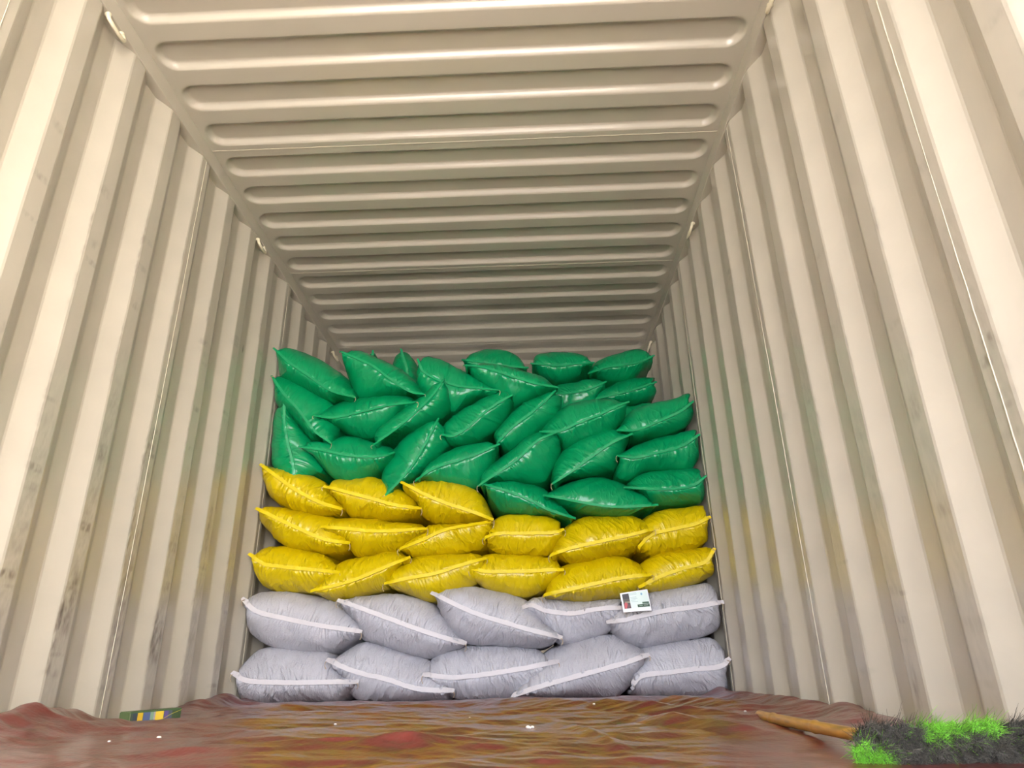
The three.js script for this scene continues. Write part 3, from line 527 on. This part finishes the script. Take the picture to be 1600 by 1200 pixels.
      if (q) for (let r = 0; r < rowsH; r++) { const a = (q - 1) * rowsH + r, b = (q - 1) * rowsH + (r + 1) % rowsH; hi.push(a, a + rowsH, b, b, a + rowsH, b + rowsH); }
    }
    const e0 = M * rowsH; hi.push(0, 1, 2, 0, 2, 3, e0, e0 + 2, e0 + 1, e0, e0 + 3, e0 + 2);
    const hg = geom(hp, null, hi).toNonIndexed(); hg.computeVertexNormals();
    hem = part('hem', hg, K.hem, root, id[0] === 'w' ? 'pale folded hem along the sewn end' : undefined);
  }
  // loose ends of sewing thread at the corners
  for (const [p, sg, on] of [[A, -1, Math.sin(sd * 5.3) > -0.2], [B, 1, Math.sin(sd * 9.1) > -0.5]]) if (on) {
    const l = 0.018 + 0.016 * Math.abs(Math.sin(sd * 2.2 + sg)), x = clamp(p.x, -1.15, 1.15);
    const c = new THREE.CatmullRomCurve3([new THREE.Vector3(x, p.y, zs + 0.002), new THREE.Vector3(x + sg * 0.008, p.y - 0.004, zs + 0.012), new THREE.Vector3(x + sg * 0.010, p.y - l * 0.6, zs + 0.012), new THREE.Vector3(x + sg * 0.004, p.y - l, zs + 0.010)]);
    part('thread', new THREE.TubeGeometry(c, 10, 0.0016, 5), threadMat, hem, 'loose beige sewing thread');
  }
}
const GROUP = { w: 'white sacks at the bottom of the stack', y: 'yellow sacks in the middle of the stack', g: 'green sacks on top of the stack', r: 'green sacks on top of the stack' };
for (const [id, z, d, s, t, b] of SACKS) sack(id, z, d, s, t, b, LABEL[id], GROUP[id[0]], LEN[id] ?? (id[0] === 'r' ? 0.55 : 0.85));

// ---------------------------------------------------------------- printed card on the white sacks
{
  const c = document.createElement('canvas'); c.width = 440; c.height = 300; const k = c.getContext('2d');
  k.fillStyle = '#f1eef4'; k.fillRect(0, 0, 440, 300); k.fillStyle = '#dbe9e4'; k.fillRect(128, 14, 302, 236);
  k.fillStyle = '#2c2528'; k.fillRect(28, 22, 104, 226); k.fillStyle = '#4a4136'; k.fillRect(28, 100, 104, 50); k.fillStyle = '#84795f'; k.fillRect(50, 140, 82, 26);
  k.fillStyle = '#b8444a'; k.beginPath(); k.moveTo(34, 244); k.lineTo(40, 168); k.lineTo(64, 148); k.lineTo(92, 176); k.lineTo(66, 246); k.fill();
  k.fillStyle = '#5a3238'; k.beginPath(); k.moveTo(70, 246); k.lineTo(96, 178); k.lineTo(130, 200); k.lineTo(130, 246); k.fill();
  k.fillStyle = '#9fb3b6'; for (const [x, y, w] of [[140, 22, 104], [140, 42, 112], [146, 84, 92], [150, 106, 108], [150, 128, 70], [152, 150, 100]]) for (let i = 0; i < w; i += 9) k.fillRect(x + i, y + (i % 2), 6, 9);
  k.fillStyle = '#9cc0d6'; k.beginPath(); k.arc(330, 56, 18, 0, 7); k.fill(); k.fillStyle = '#5f8fb0'; k.fillRect(324, 44, 11, 22);
  k.fillStyle = '#4e6b5c'; k.fillRect(318, 172, 104, 26); k.fillStyle = '#2f4d3c'; k.fillRect(236, 202, 190, 40);
  k.fillStyle = '#8fae98'; k.fillRect(264, 216, 52, 9); k.fillStyle = '#9aa79c'; k.fillRect(336, 214, 70, 11);
  const t = new THREE.CanvasTexture(c); t.colorSpace = THREE.SRGBColorSpace;
  const Q = [[0.675, 0.463], [0.807, 0.480], [0.816, 0.382], [0.683, 0.376]], nx = 12, ny = 8, pos = [], uv = [], idx = [];
  for (const layer of [0, 1]) {
    const base = pos.length / 3;
    for (let j = 0; j <= ny; j++) for (let i = 0; i <= nx; i++) {
      const u = i / nx, v = j / ny, a = [lerp(Q[0][0], Q[1][0], u), lerp(Q[0][1], Q[1][1], u)], b = [lerp(Q[3][0], Q[2][0], u), lerp(Q[3][1], Q[2][1], u)];
      pos.push(lerp(a[0], b[0], v), lerp(a[1], b[1], v), -3.372 + 0.018 * v + 0.006 * Math.sin(u * Math.PI) - layer * 0.0012); uv.push(u, 1 - v);
    }
    for (let j = 0; j < ny; j++) for (let i = 0; i < nx; i++) { const p = base + j * (nx + 1) + i, q = p + nx + 1; layer ? idx.push(p, p + 1, q, p + 1, q + 1, q) : idx.push(p, q, p + 1, p + 1, q, q + 1); }
  }
  const o = shade(new THREE.Mesh(geom(pos, uv, idx), new THREE.MeshStandardMaterial({ map: t, roughness: 0.45, side: THREE.DoubleSide }))); o.name = 'printed_card'; scene.add(o);
  o.userData = { label: 'small printed card with a dark photo and green bars, tucked above a white sack', category: 'card' };
}

// ---------------------------------------------------------------- striped packet by the left wall
{
  const c = document.createElement('canvas'); c.width = 256; c.height = 64; const k = c.getContext('2d');
  k.fillStyle = '#4a5a4a'; k.fillRect(0, 0, 256, 64);
  for (const [x, w, col] of [[12, 22, '#3f4a55'], [34, 26, '#d9b436'], [62, 34, '#5a6a94'], [96, 18, '#86a58c'], [114, 10, '#b7a9b0'], [122, 42, '#efcf4a'], [166, 22, '#6b5a94'], [188, 20, '#566070'], [208, 48, '#46593c']]) { k.fillStyle = col; k.fillRect(x, 0, w, 64); }
  k.fillStyle = '#4d6b45'; k.fillRect(0, 0, 256, 8);
  k.strokeStyle = '#d7c24a'; k.lineWidth = 3; k.beginPath(); k.moveTo(150, 64); k.lineTo(206, 30); k.lineTo(256, 10); k.stroke();
  const t = new THREE.CanvasTexture(c); t.colorSpace = THREE.SRGBColorSpace;
  const p = thing('striped_packet', 'small flat packet with yellow, blue and green stripes beside the left wall', 'packet');
  p.position.set(-1.058, 0.006, -2.53); p.rotation.y = 1.23;
  const face = new THREE.MeshStandardMaterial({ map: t, roughness: 0.4 }), edge = new THREE.MeshStandardMaterial({ color: 0x55663f, roughness: 0.5 });
  part('carton', new RoundedBoxGeometry(0.215, 0.036, 0.045, 2, 0.002).translate(0, 0.018, 0), edge, p);
  part('printed_side', new THREE.BoxGeometry(0.211, 0.033, 0.0016).translate(0, 0.018, 0.0228), face, p, 'side printed with yellow and blue stripes');
  part('flap', new THREE.BoxGeometry(0.004, 0.030, 0.040).translate(-0.1085, 0.018, 0), edge, p);
}

// ---------------------------------------------------------------- broom
{
  const b = thing('broom', 'push broom with bamboo handle and shaggy black and lime bristles', 'broom');
  // handle: bamboo cane with swollen joints, lying on the sheet
  const A = new THREE.Vector3(0.846, 0.040, -1.315), B = new THREE.Vector3(0.876, 0.022, -2.07), dir = B.clone().sub(A), len = dir.length();
  const pr = [[0.0001, 0]]; const rad = (v) => 0.0112 + 0.0022 * v / len + 0.0022 * (bump1(v, 0.30, 0.006) + bump1(v, 0.62, 0.006)) + 0.0008 * bump1(v, len, 0.03);
  for (let i = 0; i <= 90; i++) pr.push([rad(len * i / 90), len * i / 90]);
  pr.push([0.0075, len + 0.0004], [0.007, len - 0.02], [0.0001, len - 0.02]);
  const hg = new THREE.LatheGeometry(pr.map(([r, y]) => new THREE.Vector2(r, y)), 24);
  const cane = dataTex(256, 512, (x, y) => { const v = 1 + 0.14 * tileNoise(x, y, 256, 512, 22, 1) + 0.12 * tileNoise(x * 3, y, 768, 512, 12, 2), d = clamp(1.6 * tileNoise(x, y, 256, 512, 7, 5) - 0.25, 0, 0.5); return [lerp(176 * v, 82, d), lerp(128 * v, 60, d), lerp(58 * v, 34, d)]; }, true);
  const h = part('handle', hg, new THREE.MeshPhysicalMaterial({ map: cane, roughness: 0.42, clearcoat: 0.2 }), b, 'yellowish bamboo cane with dark joints');
  h.quaternion.setFromUnitVectors(new THREE.Vector3(0, 1, 0), dir.clone().normalize()); h.position.copy(A);
  part('head_block', new RoundedBoxGeometry(0.27, 0.040, 0.03, 3, 0.006).translate(0.972, 0.030, -1.338), new THREE.MeshStandardMaterial({ color: 0x2b2723, roughness: 0.7 }), b);
  // bristles: tufts of thin split strands
  const sets = { black: [[], [], []], green: [[], [], []] };
  const strand = (set, p, d, l, w, col, tip) => {
    const [pos, cc, idx] = sets[set], base = pos.length / 3, side = new THREE.Vector3(rr(-1, 1), rr(-1, 1), rr(-1, 1)).cross(d).normalize(), up = side.clone().cross(d);
    const curl = [rr(-0.4, 0.4), rr(-0.35, 0.45)];
    for (let s = 0; s < 4; s++) {
      const t = s / 3, ww = w * (1 - 0.75 * t), q = p.clone().addScaledVector(d, l * t).addScaledVector(side, l * curl[0] * t * t).addScaledVector(up, l * curl[1] * t * t);
      q.y = Math.max(q.y, 0.006);
      for (let r = 0; r < 3; r++) { const an = r * 2.094; pos.push(q.x + ww * (side.x * Math.cos(an) + up.x * Math.sin(an)), q.y + ww * (side.y * Math.cos(an) + up.y * Math.sin(an)), q.z + ww * (side.z * Math.cos(an) + up.z * Math.sin(an))); cc.push(lerp(col[0], tip[0], t), lerp(col[1], tip[1], t), lerp(col[2], tip[2], t)); }
      if (s) for (let r = 0; r < 3; r++) { const a = base + (s - 1) * 3 + r, e = base + (s - 1) * 3 + (r + 1) % 3; idx.push(a, a + 3, e, e, a + 3, e + 3); }
    }
  };
  for (let ry = 0; ry < 6; ry++) for (let rx = 0; rx < 24; rx++) {
    const x = 0.816 + rx * 0.0128 + (ry % 2) * 0.006, y = 0.012 + ry * 0.0072;
    const lime = (ry >= 4 && rx >= 5 && rx <= 17 && !(ry === 4 && (rx < 7 || rx > 15))) || (ry <= 2 && rx <= 3 && !(ry === 0 && rx > 2)) || (rx >= 20 && ry <= 3 && ry >= 2);
    const axis = new THREE.Vector3((x - 0.96) * 0.35 - 0.25 * bump1(x, 0.82, 0.02) + rr(-0.2, 0.2), (y - 0.022) * 5 + rr(-0.18, 0.14), 1).normalize();
    const tl = rr(0.058, 0.078) - ry * 0.001;
    for (let i = 0; i < 46; i++) {
      const d = axis.clone().add(new THREE.Vector3(rr(-0.1, 0.1), rr(-0.1, 0.1), rr(-0.1, 0.1))).normalize();
      const p = new THREE.Vector3(x + rr(-0.002, 0.002), y + rr(-0.002, 0.002), -1.325), l = tl * rr(0.8, 1.05);
      const v = rr(0.6, 1.3);
      lime ? strand('green', p, d, l, 0.0008, [0.15 * v, 0.48 * v, 0.03 * v], [0.25 * v, 0.60 * v, 0.05 * v]) : strand('black', p, d, l, 0.0008, [0.022 * v, 0.021 * v, 0.019 * v], [0.075 * v, 0.069 * v, 0.058 * v]);
      const e = p.clone().addScaledVector(d, l * 0.8);   // split ends
      for (let q = 0; q < 3; q++) { const dd = d.clone().multiplyScalar(0.5).add(new THREE.Vector3(rr(-0.9, 0.9), rr(-0.9, 0.9), rr(-0.3, 0.5))).normalize(); lime ? strand('green', e, dd, l * 0.17, 0.0007, [0.22 * v, 0.62 * v, 0.05 * v], [0.28 * v, 0.70 * v, 0.07 * v]) : strand('black', e, dd, l * 0.17, 0.0007, [0.09 * v, 0.082 * v, 0.068 * v], [0.16 * v, 0.146 * v, 0.12 * v]); }
    }
  }
  const bm = new THREE.MeshStandardMaterial({ vertexColors: true, roughness: 0.55, side: THREE.DoubleSide });
  for (const [n, label] of [['black', 'shaggy dark grey bristles'], ['green', 'tufts of lime green bristles']]) {
    const [pos, cc, idx] = sets[n]; const o = part(n + '_bristles', geom(pos, null, idx, cc), bm, b, label); o.userData.kind = 'stuff';
  }
}

// ---------------------------------------------------------------- crumbs on the sheet
{
  const m = new THREE.MeshStandardMaterial({ color: 0xe0d8ce, roughness: 0.8 });
  const bit = (x, z, s) => new THREE.IcosahedronGeometry(s, 1).scale(1.4, 0.7, 1).rotateY(x * 20).translate(x, sheetHeight(x, z) + s * 0.5, z);
  const add = (name, geo, label, category, group) => { const o = shade(new THREE.Mesh(geo, m)); o.name = numbered(name); scene.add(o); o.userData = { label, category }; if (group) o.userData.group = group; };
  add('paper_scrap', mergeGeometries([bit(0.245, -1.88, 0.006), bit(0.256, -1.885, 0.005), bit(0.25, -1.872, 0.004)]), 'small crumpled white scrap on the middle of the red sheet', 'scrap');
  for (const [x, z, s] of [[0.06, -2.3, 0.0035], [-0.05, -1.7, 0.003], [-0.62, -1.75, 0.004], [-0.72, -1.72, 0.003], [0.9, -2.3, 0.003], [-0.3, -2.1, 0.003], [0.45, -2.4, 0.003]]) add('crumb', bit(x, z, s), 'tiny pale crumb lying on the red sheet', 'crumb', 'crumbs on the red sheet');
}
renderer.render(scene, camera);
